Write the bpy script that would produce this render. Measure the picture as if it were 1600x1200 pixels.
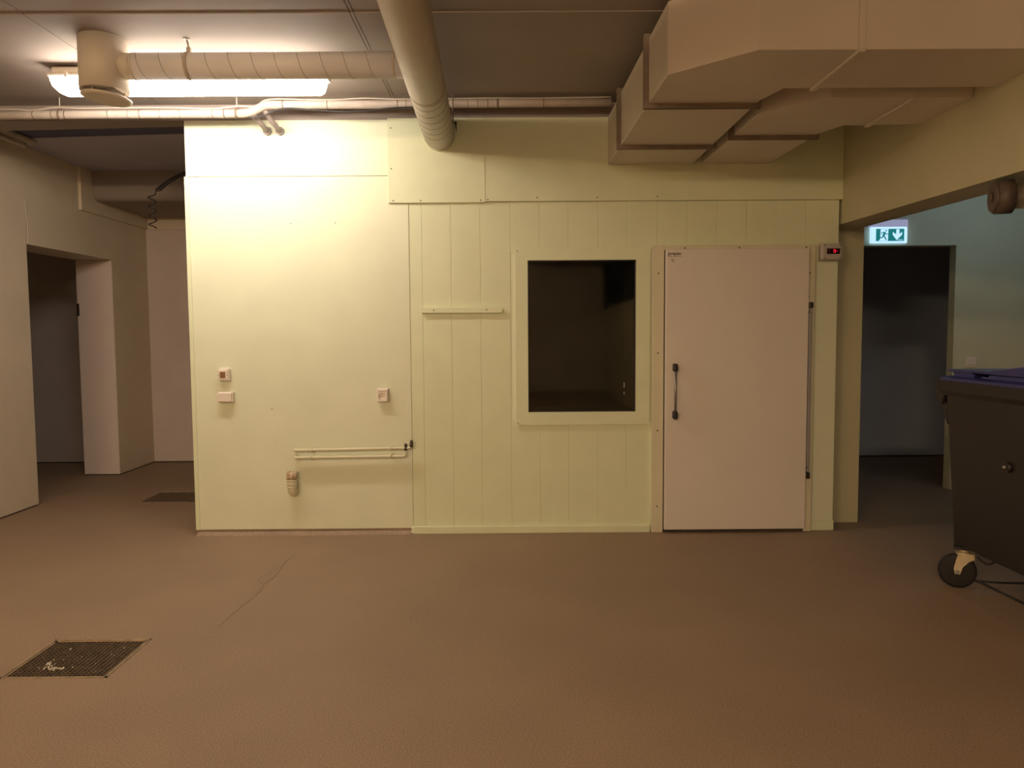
import bpy, bmesh, math, random
from mathutils import Vector, Matrix
random.seed(7)
for o in list(bpy.data.objects):
    bpy.data.objects.remove(o, do_unlink=True)
S = bpy.context.scene
COL = S.collection
PI = math.pi

# ------------------------------------------------------------------ camera, world, exposure
PITCH, YAW, ROLL = 0.06613437, -0.00484134, -0.00686779
fw = Vector((-math.sin(YAW) * math.cos(PITCH), math.cos(YAW) * math.cos(PITCH), -math.sin(PITCH)))
r0 = Vector((math.cos(YAW), math.sin(YAW), 0)); u0 = r0.cross(fw)
rt = r0 * math.cos(ROLL) + u0 * math.sin(ROLL)
up = -r0 * math.sin(ROLL) + u0 * math.cos(ROLL)
cd = bpy.data.cameras.new('camera'); cam = bpy.data.objects.new('camera', cd); COL.objects.link(cam)
cd.sensor_width = 36.0; cd.lens = 27.0; cd.clip_start = 0.05
M = Matrix.Identity(4)
for i in range(3):
    M[i][0] = rt[i]; M[i][1] = up[i]; M[i][2] = -fw[i]
M[0][3], M[1][3], M[2][3] = 0.0, -5.699, 1.5
cam.matrix_world = M
S.camera = cam
W = bpy.data.worlds.new('world'); S.world = W; W.use_nodes = True
W.node_tree.nodes['Background'].inputs['Color'].default_value = (0.5, 0.45, 0.4, 1)
W.node_tree.nodes['Background'].inputs['Strength'].default_value = 0.0
S.view_settings.view_transform = 'Standard'; S.view_settings.look = 'None'
S.view_settings.exposure = 0.0; S.view_settings.gamma = 1.0; S.view_settings.use_curve_mapping = False
LAMP_COLOR, LAMP_POWER = (1.0, 0.85, 0.70), 44.0          # the tube lamp in view
REAR_COLOR, REAR_POWER = (1.0, 0.71, 0.43), 156.0                                           # the lamps behind the viewer
SIDE_COLOR, SIDE_POWER = (0.58, 0.78, 0.94), 6.6           # cool lamp of the side room
SIGN_POWER = 1.05

# ------------------------------------------------------------------ materials
def mat(name, col, rough=0.6, metal=0.0, var=0.06, vscale=3.0, fine=0.0, fscale=200.0, bump=0.0, bscale=60.0, spec=0.5, dirt=None, dscale=2.0, dlo=0.6, dhi=0.75):
    m = bpy.data.materials.new(name); m.use_nodes = True
    nt = m.node_tree; N = nt.nodes; L = nt.links
    b = N['Principled BSDF']; b.inputs['Roughness'].default_value = rough; b.inputs['Metallic'].default_value = metal
    b.inputs['Specular IOR Level'].default_value = spec
    tc = N.new('ShaderNodeTexCoord')
    def noise(sc, det=3):
        n = N.new('ShaderNodeTexNoise'); n.inputs['Scale'].default_value = sc; n.inputs['Detail'].default_value = det
        L.new(tc.outputs['Object'], n.inputs['Vector']); return n
    def mixc(a, bsock, fac, mode='MULTIPLY'):
        x = N.new('ShaderNodeMix'); x.data_type = 'RGBA'; x.blend_type = mode
        if hasattr(a, 'links'): L.new(a, x.inputs['A'])
        else: x.inputs['A'].default_value = (*a, 1)
        if hasattr(bsock, 'links'): L.new(bsock, x.inputs['B'])
        else: x.inputs['B'].default_value = (*bsock, 1)
        if hasattr(fac, 'links'): L.new(fac, x.inputs['Factor'])
        else: x.inputs['Factor'].default_value = fac
        return x.outputs['Result']
    def ramp(n, lo, hi, p0=0.3, p1=0.7):
        r = N.new('ShaderNodeValToRGB'); r.color_ramp.elements[0].position = p0; r.color_ramp.elements[1].position = p1
        r.color_ramp.elements[0].color = (lo, lo, lo, 1); r.color_ramp.elements[1].color = (hi, hi, hi, 1)
        L.new(n.outputs['Fac'], r.inputs['Fac']); return r.outputs['Color']
    c = mixc(col, ramp(noise(vscale), 1 - var, 1 + var), 1.0)
    if fine: c = mixc(c, ramp(noise(fscale, 2), 1 - fine, 1 + fine), 1.0)
    if dirt: c = mixc(c, dirt, ramp(noise(dscale, 5), 0, 1, dlo, dhi), 'MIX')
    L.new(c, b.inputs['Base Color'])
    if bump:
        bp = N.new('ShaderNodeBump'); bp.inputs['Strength'].default_value = bump; bp.inputs['Distance'].default_value = 0.004
        L.new(noise(bscale, 4).outputs['Fac'], bp.inputs['Height']); L.new(bp.outputs['Normal'], b.inputs['Normal'])
    return m
def emit(name, col, power):
    m = bpy.data.materials.new(name); m.use_nodes = True
    b = m.node_tree.nodes['Principled BSDF']
    b.inputs['Base Color'].default_value = (*[min(1, c) for c in col], 1)
    b.inputs['Emission Color'].default_value = (*col, 1); b.inputs['Emission Strength'].default_value = power
    b.inputs['Roughness'].default_value = 0.4
    return m
def glass(name):
    m = bpy.data.materials.new(name); m.use_nodes = True
    nt = m.node_tree; N = nt.nodes; L = nt.links; N.remove(N['Principled BSDF'])
    t = N.new('ShaderNodeBsdfTransparent'); t.inputs['Color'].default_value = (0.58, 0.60, 0.56, 1)
    g = N.new('ShaderNodeBsdfGlossy'); g.inputs['Roughness'].default_value = 0.04
    f = N.new('ShaderNodeFresnel'); f.inputs['IOR'].default_value = 1.5
    d = N.new('ShaderNodeBsdfDiffuse'); d.inputs['Color'].default_value = (0.5, 0.5, 0.45, 1)
    n = N.new('ShaderNodeTexNoise'); n.inputs['Scale'].default_value = 3.5; n.inputs['Detail'].default_value = 4
    tc = N.new('ShaderNodeTexCoord'); L.new(tc.outputs['Object'], n.inputs['Vector'])
    mr = N.new('ShaderNodeMapRange'); mr.inputs['From Min'].default_value = 0.4; mr.inputs['From Max'].default_value = 0.8
    mr.inputs['To Min'].default_value = 0.004; mr.inputs['To Max'].default_value = 0.022; L.new(n.outputs['Fac'], mr.inputs['Value'])
    a = N.new('ShaderNodeMixShader'); b = N.new('ShaderNodeMixShader')
    L.new(f.outputs['Fac'], a.inputs['Fac']); L.new(t.outputs[0], a.inputs[1]); L.new(g.outputs[0], a.inputs[2])
    L.new(mr.outputs['Result'], b.inputs['Fac']); L.new(a.outputs[0], b.inputs[1]); L.new(d.outputs[0], b.inputs[2])
    L.new(b.outputs[0], N['Material Output'].inputs['Surface'])
    return m
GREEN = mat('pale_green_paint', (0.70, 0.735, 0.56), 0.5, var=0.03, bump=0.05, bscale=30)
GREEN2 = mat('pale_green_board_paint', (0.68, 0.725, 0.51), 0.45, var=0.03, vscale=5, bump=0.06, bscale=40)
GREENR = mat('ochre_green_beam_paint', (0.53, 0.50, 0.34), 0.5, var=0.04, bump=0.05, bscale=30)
SIDEG = mat('side_room_green_paint', (0.60, 0.60, 0.42), 0.55, var=0.04, bump=0.04)
ROSE2 = mat('light_rose_reveal_paint', (0.74, 0.64, 0.60), 0.5, var=0.03)
CREAM = mat('cream_wall_paint', (0.65, 0.57, 0.45), 0.55, var=0.04, bump=0.04)
ROSE = mat('pale_rose_wall_board', (0.61, 0.53, 0.50), 0.5, var=0.03, bump=0.03)
CEIL2 = mat('bare_alcove_ceiling', (0.40, 0.38, 0.46), 0.85, var=0.06, vscale=1.5)
CEIL = mat('painted_ceiling', (0.29, 0.245, 0.22), 0.8, var=0.06, vscale=1.5, bump=0.08, bscale=25)
RAW = mat('dark_blue_grey_band', (0.10, 0.10, 0.18), 0.95, var=0.15)
DUCT = mat('painted_duct', (0.62, 0.56, 0.48), 0.5, var=0.04, vscale=2)
DUCT3 = mat('spiral_duct_paint_lamp_glow', (0.83, 0.82, 0.84), 0.45, var=0.05, vscale=4)  # lightened and cooled: glow of the strip lamp is put into the colour
DUCT2 = mat('painted_round_duct', (0.50, 0.44, 0.38), 0.5, var=0.05, vscale=4)
FLANGE = mat('dull_flange_metal', (0.24, 0.19, 0.15), 0.6, metal=0.2, var=0.15, vscale=12)
SEAM = mat('dirty_seam', (0.16, 0.12, 0.09), 0.8, var=0.2, vscale=20)
FLOOR = mat('speckled_floor_coating', (0.295, 0.207, 0.138), 0.66, var=0.07, vscale=1.3, fine=0.30, fscale=170, bump=0.04, bscale=220, spec=0.35)
COVE = mat('floor_coating_upstand', (0.34, 0.25, 0.18), 0.65, var=0.12, fine=0.3, fscale=150)
DARKB = mat('dark_base', (0.05, 0.035, 0.028), 0.8, var=0.2)
DOORW = mat('white_door_laminate', (0.70, 0.65, 0.60), 0.42, var=0.02)
DFRAME = mat('painted_door_frame', (0.64, 0.61, 0.45), 0.5, var=0.04)
BLACK = mat('black_plastic', (0.016, 0.013, 0.012), 0.45, var=0.1)
STEEL = mat('grey_steel', (0.35, 0.34, 0.33), 0.35, metal=0.8, var=0.08, vscale=15)
RAILM = mat('grey_aluminium', (0.36, 0.35, 0.36), 0.5, metal=0.3, var=0.06)
WPLAST = mat('white_plastic', (0.74, 0.68, 0.60), 0.4, var=0.02)
BROWN = mat('brown_rocker', (0.23, 0.11, 0.05), 0.4, var=0.35, vscale=150)
PIPEP = mat('painted_pipe', (0.66, 0.64, 0.46), 0.4, var=0.04)
INSUL = mat('wrapped_pipe_insulation', (0.50, 0.44, 0.39), 0.75, var=0.1, vscale=9, bump=0.25, bscale=40)
FIT = mat('shaded_brown_grey_fitting', (0.24, 0.20, 0.18), 0.6, var=0.1, vscale=20)  # darker tone holds the shade under the long pipe
COLLAR = mat('dark_duct_collar', (0.12, 0.09, 0.075), 0.55, metal=0.2, var=0.12, vscale=15)
TAPE = mat('dark_tape_band', (0.20, 0.15, 0.12), 0.7, var=0.2, vscale=20)
CABW = mat('pale_cable', (0.55, 0.49, 0.42), 0.5, var=0.05)
CABD = mat('dark_cable', (0.03, 0.027, 0.028), 0.5, var=0.1)
BRASS = mat('tarnished_valve_metal', (0.09, 0.065, 0.045), 0.4, metal=0.7, var=0.4, vscale=60)
RUST = mat('rust_stained_paint', (0.62, 0.55, 0.40), 0.6, var=0.05, dirt=(0.36, 0.18, 0.10), dscale=60, dlo=0.38, dhi=0.66)
GRATE = mat('galvanised_grate', (0.17, 0.125, 0.085), 0.5, metal=0.5, var=0.25, vscale=25)
DFR = mat('drain_frame_steel', (0.42, 0.32, 0.22), 0.45, metal=0.5, var=0.25, vscale=20)
PIT = mat('drain_pit', (0.012, 0.010, 0.008), 0.9)
LIME = mat('white_residue', (0.75, 0.70, 0.60), 0.9)
BINM = mat('dark_grey_bin_plastic', (0.016, 0.012, 0.014), 0.5, var=0.1, vscale=6)
LIDM = mat('blue_lid_plastic', (0.035, 0.04, 0.19), 0.45, var=0.08)
LIDL = mat('pale_blue_lid_top', (0.16, 0.18, 0.42), 0.45, var=0.08)  # paler lid blue, holds the light on the floor between the ribs
RUBBER = mat('black_rubber', (0.014, 0.012, 0.011), 0.7, var=0.15)
ZINC = mat('yellowed_zinc', (0.62, 0.52, 0.33), 0.4, metal=0.3, var=0.15, vscale=25)
CBOX = mat('grey_controller_box', (0.46, 0.42, 0.38), 0.45, var=0.02)
DISP = mat('dark_red_display', (0.02, 0.004, 0.005), 0.2)
SPIRAL = mat('galvanised_duct', (0.34, 0.29, 0.23), 0.38, metal=0.6, var=0.1, vscale=8)
INK = mat('black_print', (0.02, 0.014, 0.012), 0.6)
PENCIL = mat('brown_marker', (0.16, 0.09, 0.05), 0.7)
SCREW = mat('dark_screw_hole', (0.06, 0.045, 0.03), 0.7)
DARKROOM = mat('dim_room_paint', (0.80, 0.76, 0.72), 0.7, var=0.05)
CORR = mat('corridor_paint', (0.40, 0.45, 0.56), 0.7, var=0.05)
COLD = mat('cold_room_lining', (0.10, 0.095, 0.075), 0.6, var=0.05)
GLASS = glass('window_glass')
TUBE = emit('lit_diffuser', LAMP_COLOR, LAMP_POWER)
TUBE_REAR = emit('lit_diffuser_rear', REAR_COLOR, REAR_POWER)
TUBE_SIDE = emit('lit_diffuser_cool', SIDE_COLOR, SIDE_POWER)
SIGNW = emit('sign_white', (0.50, 0.75, 1.0), SIGN_POWER)
SIGNH = emit('sign_housing_added_glow', (0.42, 0.43, 0.62), 0.5)  # weak emission added so the housing looks lit beside the panel
SIGNG = emit('sign_green', (0.005, 0.15, 0.15), SIGN_POWER * 0.95)
LED = emit('red_led', (1.0, 0.03, 0.08), 0.7)
LEDDIM = emit('dim_red_led', (0.25, 0.01, 0.02), 0.3)

# ------------------------------------------------------------------ mesh helpers
def nb(): return bmesh.new()
def box(bm, x0, x1, y0, y1, z0, z1, bev=0.0, seg=2):
    t = bmesh.new()
    v = [t.verts.new((x, y, z)) for x in (x0, x1) for y in (y0, y1) for z in (z0, z1)]
    for f in ((0, 1, 3, 2), (4, 6, 7, 5), (0, 4, 5, 1), (2, 3, 7, 6), (0, 2, 6, 4), (1, 5, 7, 3)):
        t.faces.new([v[i] for i in f])
    if bev:
        bmesh.ops.bevel(t, geom=t.edges[:], offset=bev, segments=seg, profile=0.5, affect='EDGES')
    merge(bm, t)
def merge(bm, t):
    bmesh.ops.recalc_face_normals(t, faces=t.faces[:])
    mp = {v: bm.verts.new(v.co) for v in t.verts}
    for f in t.faces:
        try:
            g = bm.faces.new([mp[v] for v in f.verts]); g.smooth = f.smooth
        except ValueError: pass
    t.free()
def prism(bm, pts, axis, a0, a1, bev=0.0):
    """polygon pts extruded along axis; pts are the two other coordinates in xyz order"""
    t = bmesh.new()
    def mk(p, a):
        c = [0, 0, 0]; c[axis] = a; o = [i for i in range(3) if i != axis]; c[o[0]] = p[0]; c[o[1]] = p[1]; return t.verts.new(c)
    A = [mk(p, a0) for p in pts]; B = [mk(p, a1) for p in pts]; n = len(pts)
    t.faces.new(A); t.faces.new(B[::-1])
    for i in range(n): t.faces.new((A[i], B[i], B[(i + 1) % n], A[(i + 1) % n]))
    if bev: bmesh.ops.bevel(t, geom=t.edges[:], offset=bev, segments=2, profile=0.5, affect='EDGES')
    merge(bm, t)
def tube(bm, pts, r, seg=12, cap=True, smooth=True):
    """sweep a circle along a polyline; r a number or a list"""
    t = bmesh.new(); P = [Vector(p) for p in pts]; n = len(P); rs = r if isinstance(r, (list, tuple)) else [r] * n
    tan = []
    for i in range(n):
        a = (P[i] - P[i - 1]).normalized() if i else None; b = (P[i + 1] - P[i]).normalized() if i < n - 1 else None
        d = (a + b) if a and b else (a or b); tan.append(d.normalized())
    nrm = tan[0].orthogonal().normalized(); rings = []
    for i in range(n):
        nrm = (nrm - tan[i] * nrm.dot(tan[i])).normalized(); bn = tan[i].cross(nrm)
        rings.append([t.verts.new(P[i] + (nrm * math.cos(2 * PI * k / seg) + bn * math.sin(2 * PI * k / seg)) * rs[i]) for k in range(seg)])
    for i in range(n - 1):
        for k in range(seg):
            f = t.faces.new((rings[i][k], rings[i][(k + 1) % seg], rings[i + 1][(k + 1) % seg], rings[i + 1][k])); f.smooth = smooth
    if cap: t.faces.new(rings[0][::-1]); t.faces.new(rings[-1])
    merge(bm, t)
def ring(bm, c, axis, ro, ri, w, seg=32):
    """short open-ended collar around an axis"""
    t = bmesh.new(); c = Vector(c); ax = Vector(axis).normalized(); n = ax.orthogonal().normalized(); b = ax.cross(n); R = []
    for rr, a in ((ro, -w / 2), (ro, w / 2), (ri, w / 2), (ri, -w / 2)):
        R.append([t.verts.new(c + ax * a + (n * math.cos(2 * PI * k / seg) + b * math.sin(2 * PI * k / seg)) * rr) for k in range(seg)])
    for i in range(4):
        for k in range(seg):
            f = t.faces.new((R[i][k], R[i][(k + 1) % seg], R[(i + 1) % 4][(k + 1) % seg], R[(i + 1) % 4][k])); f.smooth = i in (0, 2)
    merge(bm, t)
def smoothpath(pts, sub=6):
    """Catmull-Rom through the points"""
    P = [Vector(p) for p in pts]; out = []
    for i in range(len(P) - 1):
        p0 = P[max(i - 1, 0)]; p1 = P[i]; p2 = P[i + 1]; p3 = P[min(i + 2, len(P) - 1)]
        for k in range(sub):
            t = k / sub
            out.append(0.5 * ((2 * p1) + (p2 - p0) * t + (2 * p0 - 5 * p1 + 4 * p2 - p3) * t * t + (3 * p1 - p0 - 3 * p2 + p3) * t ** 3))
    out.append(P[-1]); return out
def obj(name, bm, m, parent=None, label=None):
    if parent:
        p = parent; off = Vector((0, 0, 0))
        while p: off += p.location; p = p.parent
        bmesh.ops.translate(bm, verts=bm.verts[:], vec=-off)
    me = bpy.data.meshes.new(name); bm.to_mesh(me); bm.free(); me.materials.append(m)
    o = bpy.data.objects.new(name, me); COL.objects.link(o)
    if parent: o.parent = parent
    if label: o['label'] = label
    return o
def tag(o, label, cat, group=None, kind=None):
    o['label'] = label; o['category'] = cat
    if group: o['group'] = group
    if kind: o['kind'] = kind
    return o
def thing(name, loc, label, cat, group=None, kind=None):
    o = bpy.data.objects.new(name, None); COL.objects.link(o); o.location = loc; o.empty_display_size = 0.1
    return tag(o, label, cat, group, kind)
def bx(name, m, parent, x0, x1, y0, y1, z0, z1, bev=0.0, label=None):
    b = nb(); box(b, x0, x1, y0, y1, z0, z1, bev); return obj(name, b, m, parent, label)
def screw(parent, x, y, z, r=0.005):
    b = nb(); tube(b, [(x, y + 0.002, z), (x, y - 0.0015, z)], r, 8); return obj('screw', b, SCREW, parent)

CZ = 3.165                                                  # ceiling height

# ------------------------------------------------------------------ floor
holes = [(-2.25, -1.775, -2.405, -1.98), (-3.35, -2.60, 1.145, 1.62)]
xs = sorted({-7.0, 7.5} | {h[0] for h in holes} | {h[1] for h in holes}); ys = sorted({-14.2, 4.0} | {h[2] for h in holes} | {h[3] for h in holes})
b = nb()
for i in range(len(xs) - 1):
    for j in range(len(ys) - 1):
        cx, cy = (xs[i] + xs[i + 1]) / 2, (ys[j] + ys[j + 1]) / 2
        if any(h[0] < cx < h[1] and h[2] < cy < h[3] for h in holes): continue
        box(b, xs[i], xs[i + 1], ys[j], ys[j + 1], -0.12, 0)
fl = tag(obj('floor', b, FLOOR), 'brown speckled seamless floor coating across the whole room', 'floor', kind='structure')
def ribbon(pts, w):
    bm = nb(); P = [Vector((x, y, 0.0012)) for x, y in pts]
    L = []
    for i, p in enumerate(P):
        d = (P[min(i + 1, len(P) - 1)] - P[max(i - 1, 0)]).normalized(); n = Vector((-d.y, d.x, 0)) * w / 2
        L.append((bm.verts.new(p + n), bm.verts.new(p - n)))
    for i in range(len(L) - 1): bm.faces.new((L[i][0], L[i][1], L[i + 1][1], L[i + 1][0]))
    return bm
obj('crack', ribbon([(-1.464, -0.553), (-1.482, -0.68), (-1.476, -0.8), (-1.459, -0.93), (-1.462, -1.05), (-1.484, -1.153), (-1.463, -1.25), (-1.466, -1.346), (-1.49, -1.6), (-1.505, -1.829)], 0.0035), SEAM, fl, 'thin dark hairline crack')
obj('crack', ribbon([(-1.48, -0.80), (-1.515, -0.92), (-1.545, -1.02), (-1.53, -1.1), (-1.484, -1.153)], 0.003), SEAM, fl, 'thin dark curved crack')
obj('threshold_line', ribbon([(2.574, -1.281), (2.566, -1.5), (2.563, -1.76)], 0.007), DFR, fl, 'pale joint line by the bin')
obj('threshold_line', ribbon([(2.563, -1.83), (2.569, -1.98), (2.575, -2.3)], 0.006), DFR, fl, 'pale joint line by the bin')

# ------------------------------------------------------------------ ceiling
b = nb()
gx = [-4.35, -2.503, -2.498, -0.812, -0.808, -0.792, -0.788, 2.6]
for k in range(0, 8, 2):
    box(b, gx[k], gx[k + 1], -1.588, 0.0, CZ, CZ + 0.14)
    box(b, gx[k], gx[k + 1], -14.1, -1.588, CZ + 0.006, CZ + 0.14)
box(b, -4.35, 2.6, -14.1, 0.0, CZ + 0.028, CZ + 0.15)
tag(obj('ceiling', b, CEIL), 'painted concrete ceiling with joint lines over the main room', 'ceiling', kind='structure')
b = nb(); prism(b, [(-4.35, 0.90), (-2.345, 0.73), (-2.345, 3.5), (-4.35, 3.5)], 2, 3.15, 3.158)
tag(obj('ceiling.001', b, CEIL2), 'dim lower ceiling of the alcove left of the green wall', 'ceiling', kind='structure')
b = nb(); box(b, -4.35, -2.345, 0.1, 1.2, 3.160, 3.2)
tag(obj('trim_1', b, RAW), 'dark blue grey recessed band across the alcove ceiling', 'ceiling recess', kind='structure')
b = nb(); prism(b, [(-4.2, -0.004), (2.46, -0.004), (2.46, 0.16), (-2.345, 0.16), (-4.2, 0.28)], 2, 3.055, CZ + 0.02)
tag(obj('trim_2', b, CEIL), 'beam under the ceiling behind the long insulated pipe', 'beam', kind='structure')
# alcove soffit with rounded lower front edge
arc = [(2.15 + 0.09 * (1 - math.cos(a)), 2.95 - 0.09 * math.sin(a)) for a in [PI / 2 * k / 8 for k in range(9)]]
b = nb(); prism(b, [(2.15, 3.15)] + arc + [(3.35, 2.86), (3.35, 3.15)], 0, -4.17, -2.345)
tag(obj('trim_3', b, CEIL), 'deep boxed soffit with a rounded edge at the alcove end', 'soffit', kind='structure')

# ------------------------------------------------------------------ left wall, alcove, left room
b = nb()
box(b, -4.58, -4.19, -14.1, 1.08, 0.012, 3.2)
box(b, -4.58, -4.2, 2.54, 3.36, 0.012, 3.2)
box(b, -4.58, -4.195, 1.08, 2.54, 2.305, 3.2)
wl = tag(obj('wall_left', b, CREAM), 'cream left wall with a dark doorless opening', 'wall', kind='structure')
bx('upper_band', CREAM, wl, -4.2, -4.165, 1.945, 3.33, 2.735, 3.15, 0.003)
b = nb(); box(b, -4.575, -4.2, -14.1, 1.06, 0.0, 0.013); box(b, -4.575, -4.21, 2.56, 3.36, 0.0, 0.013); obj('dark_base', b, DARKB, wl)
bx('reveal_lining', ROSE2, wl, -4.579, -4.203, 2.536, 2.54, 0.012, 2.3)
bx('door_latch', BLACK, wl, -4.585, -4.56, 2.528, 2.55, 1.715, 1.845, 0.004)
b = nb(); box(b, -7.0, -2.3, 3.35, 3.5, 0.014, 3.3)
wb = tag(obj('wall_alcove', b, ROSE), 'pale rose boarded end wall of the alcove', 'wall', kind='structure')
bx('upper_band', CREAM, wb, -4.17, -2.35, 3.33, 3.35, 2.725, 2.87, 0.002)
bx('dark_base', DARKB, wb, -7.0, -2.3, 3.355, 3.5, 0, 0.014)
b = nb(); box(b, -6.3, -6.2, 0.2, 3.5, 0, 3.0); box(b, -6.3, -4.58, 0.2, 0.3, 0, 3.0); box(b, -6.3, -4.5, 0.2, 3.5, 2.9, 3.0)
tag(obj('wall_sidechamber', b, DARKROOM), 'dim walls of the chamber beyond the left opening', 'wall', kind='structure')

# ------------------------------------------------------------------ back wall of the room = front of the cold room
wk = thing('wall_back', (0, 0, 0), 'pale green back wall of flat panels and vertical boards', 'wall', kind='structure')
WX0, WX1, WZ0, WZ1 = 0.148, 0.947, 0.911, 2.033             # window hole
b = nb()
for (x0, x1, z0, z1) in ((-2.343, WX0, 0.05, 3.055), (WX1, 1.17, 0.03, 3.055), (2.19, 2.44, 0.0, 3.055), (WX0, WX1, 0.03, WZ0), (WX0, WX1, WZ1, 3.055), (1.17, 2.19, 2.09, 3.055)):
    box(b, x0, x1, 0.03, 0.12, z0, z1)
    if x1 > -0.5: box(b, max(x0, -0.72), x1, 0.0075, 0.04, z0, min(z1, 2.46))
obj('wall_core', b, GREEN, wk)
bx('flat_panel', GREEN, wk, -2.341, -0.722, 0.0, 0.03, 0.041, 2.651, 0.002)
bx('flat_panel', GREEN, wk, -2.341, -0.868, 0.0, 0.03, 2.654, 3.055, 0.002)
bx('edge_strip', GREEN2, wk, -2.352, -2.322, -0.006, 0.1, 0.041, 2.653, 0.002)
b = nb(); box(b, -2.343, -0.72, 0.018, 0.05, 0.0, 0.05); prism(b, [(-0.035, 0.0), (0.03, 0.0), (0.03, 0.034), (0.012, 0.029), (-0.008, 0.009)], 0, -2.343, -0.736); obj('floor_upstand', b, COVE, wk)
bnd = [-0.722, -0.626] + [-0.626 + 0.2163 * k for k in range(1, 14)] + [2.44]
bnd = [-0.722, -0.628, -0.415, -0.199, 0.022, 0.236, 0.449, 0.668, 0.881, 1.102, 1.319, 1.540, 1.761, 1.978, 2.194, 2.442]
for i in range(len(bnd) - 1):
    x0, x1 = bnd[i] + 0.0005, bnd[i + 1] - 0.0005
    segs = [(0.03, 2.46)]
    if x1 > WX0 and x0 < WX1: segs = [(0.03, 0.85), (2.09, 2.46)]
    if x1 > 1.12 and x0 < 2.2: segs = [(2.115, 2.46)]
    b = nb()
    for z0, z1 in segs: box(b, x0, x1, 0.004, 0.03, z0, z1, 0.0018, 1)
    obj('board', b, GREEN2, wk)
bx('upper_panel', GREEN2, wk, -0.866, -0.1655, -0.016, 0.004, 2.454, 3.06, 0.002)
bx('seam_batten', GREEN2, wk, -0.176, -0.158, -0.019, -0.012, 2.456, 3.058, 0.0015)
bx('upper_panel', GREEN2, wk, -0.1640, 2.459, -0.016, 0.004, 2.461, 3.06, 0.002)
for x, z in ((-0.83, 2.47), (-0.63, 2.47), (-0.19, 2.47), (-0.14, 2.475), (0.22, 2.485), (0.66, 2.485), (1.1, 2.49), (-0.84, 2.99), (-0.84, 2.7)):
    screw(wk, x, -0.016, z)
for x, z in ((-1.585, 2.31), (-1.26, 2.315), (-1.76, 0.95)): screw(wk, x, 0.0, z, 0.004)
b = nb(); box(b, -2.343, -2.26, 0.12, 3.36, 0, 3.15); box(b, 2.36, 2.442, 0.12, 3.36, 0, 3.15); obj('side_wall', b, GREEN, wk)
b = nb()
box(b, -2.26, 2.36, 3.2, 3.34, 0, 2.8); box(b, -2.26, 2.36, 0.12, 3.3, 2.7, 2.8)
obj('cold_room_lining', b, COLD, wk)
bx('base_strip', GREEN2, wk, 2.262, 2.444, -0.006, 0.02, 0.0, 0.075, 0.003)
b = nb(); box(b, -0.722, 1.058, -0.022, 0.004, -0.001, 0.058, 0.006); box(b, -0.735, -0.66, -0.018, 0.004, 0.0, 0.054, 0.008)
tag(obj('baseboard_back', b, GREEN2), 'green painted skirting board under the vertical boards', 'skirting board', kind='structure')

# ------------------------------------------------------------------ window
wn = thing('window_1', (0.55, 0, 0.81), 'dark fixed window in a wide flat green frame', 'window', kind='structure')
b = nb()
for (x0, x1, z0, z1) in ((0.057, 1.049, WZ1, 2.118), (0.057, 1.049, 0.815, WZ0), (0.057, WX0, WZ0, WZ1), (WX1, 1.049, WZ0, WZ1)):
    box(b, x0, x1, -0.014, 0.01, z0, z1)
obj('window_frame', b, GREEN2, wn)
b = nb()
for (x0, x1, z0, z1) in ((WX0, WX1, WZ1 - 0.007, WZ1), (WX0, WX1, WZ0, WZ0 + 0.007), (WX0, WX0 + 0.007, WZ0, WZ1), (WX1 - 0.007, WX1, WZ0, WZ1)):
    box(b, x0, x1, 0.004, 0.02, z0, z1)
obj('gasket', b, BLACK, wn)
bx('glass_pane', GLASS, wn, WX0 + 0.002, WX1 - 0.002, 0.012, 0.018, WZ0 + 0.002, WZ1 - 0.002)
b = nb()
box(b, WX1, WX1 + 0.02, 0.02, 0.62, WZ0 - 0.02, WZ1 + 0.02); box(b, WX0 - 0.02, WX0, 0.02, 0.40, WZ0 - 0.02, WZ1 + 0.02)
box(b, WX0, WX1, 0.02, 0.40, WZ0 - 0.02, WZ0); box(b, WX0, WX1, 0.02, 0.40, WZ1, WZ1 + 0.02)
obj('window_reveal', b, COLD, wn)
for x, z in ((0.075, 2.1), (0.07, 0.83)): screw(wn, x, -0.014, z, 0.004)
b = nb(); box(b, 0.862, 0.866, 0.010, 0.0125, 1.09, 1.125); box(b, 0.862, 0.866, 0.010, 0.0125, 1.04, 1.055); obj('pale_scratch', b, LIME, wn)

# ------------------------------------------------------------------ cold room door
d = thing('door_1', (1.66, 0, 0), 'white cold room door with black pull handle', 'door', kind='structure')
b = nb()
box(b, 1.064, 1.150, -0.03, 0.03, 0.0, 2.132, 0.004); box(b, 2.205, 2.262, -0.03, 0.03, 0.0, 2.132, 0.004); box(b, 1.150, 2.205, -0.03, 0.03, 2.098, 2.132, 0.003)
obj('door_frame', b, DFRAME, d)
bx('threshold', DARKB, d, 1.150, 2.205, -0.02, 0.05, 0.0, 0.014)
bx('door_backing', DARKB, d, 1.150, 2.205, 0.0, 0.05, 0.014, 2.098)
b = nb(); box(b, 1.1525, 1.1555, -0.034, 0.0, 0.02, 2.1); obj('gap_seal', b, SEAM, d)
leaf = bx('door_leaf', DOORW, d, 1.157, 2.208, -0.058, -0.002, 0.026, 2.104, 0.006)
h = nb()
tube(h, [(1.222, -0.105, 0.90), (1.222, -0.105, 1.235)], 0.0085, 12)
hd = obj('door_handle', h, STEEL, leaf)
for z0, sgn in ((1.232, 1), (0.90, -1)):
    h = nb(); box(h, 1.206, 1.238, -0.122, -0.057, z0 - 0.030 + 0.008 * sgn, z0 + 0.030 + 0.008 * sgn, 0.012, 3); obj('handle_mount', h, BLACK, hd)
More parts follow.
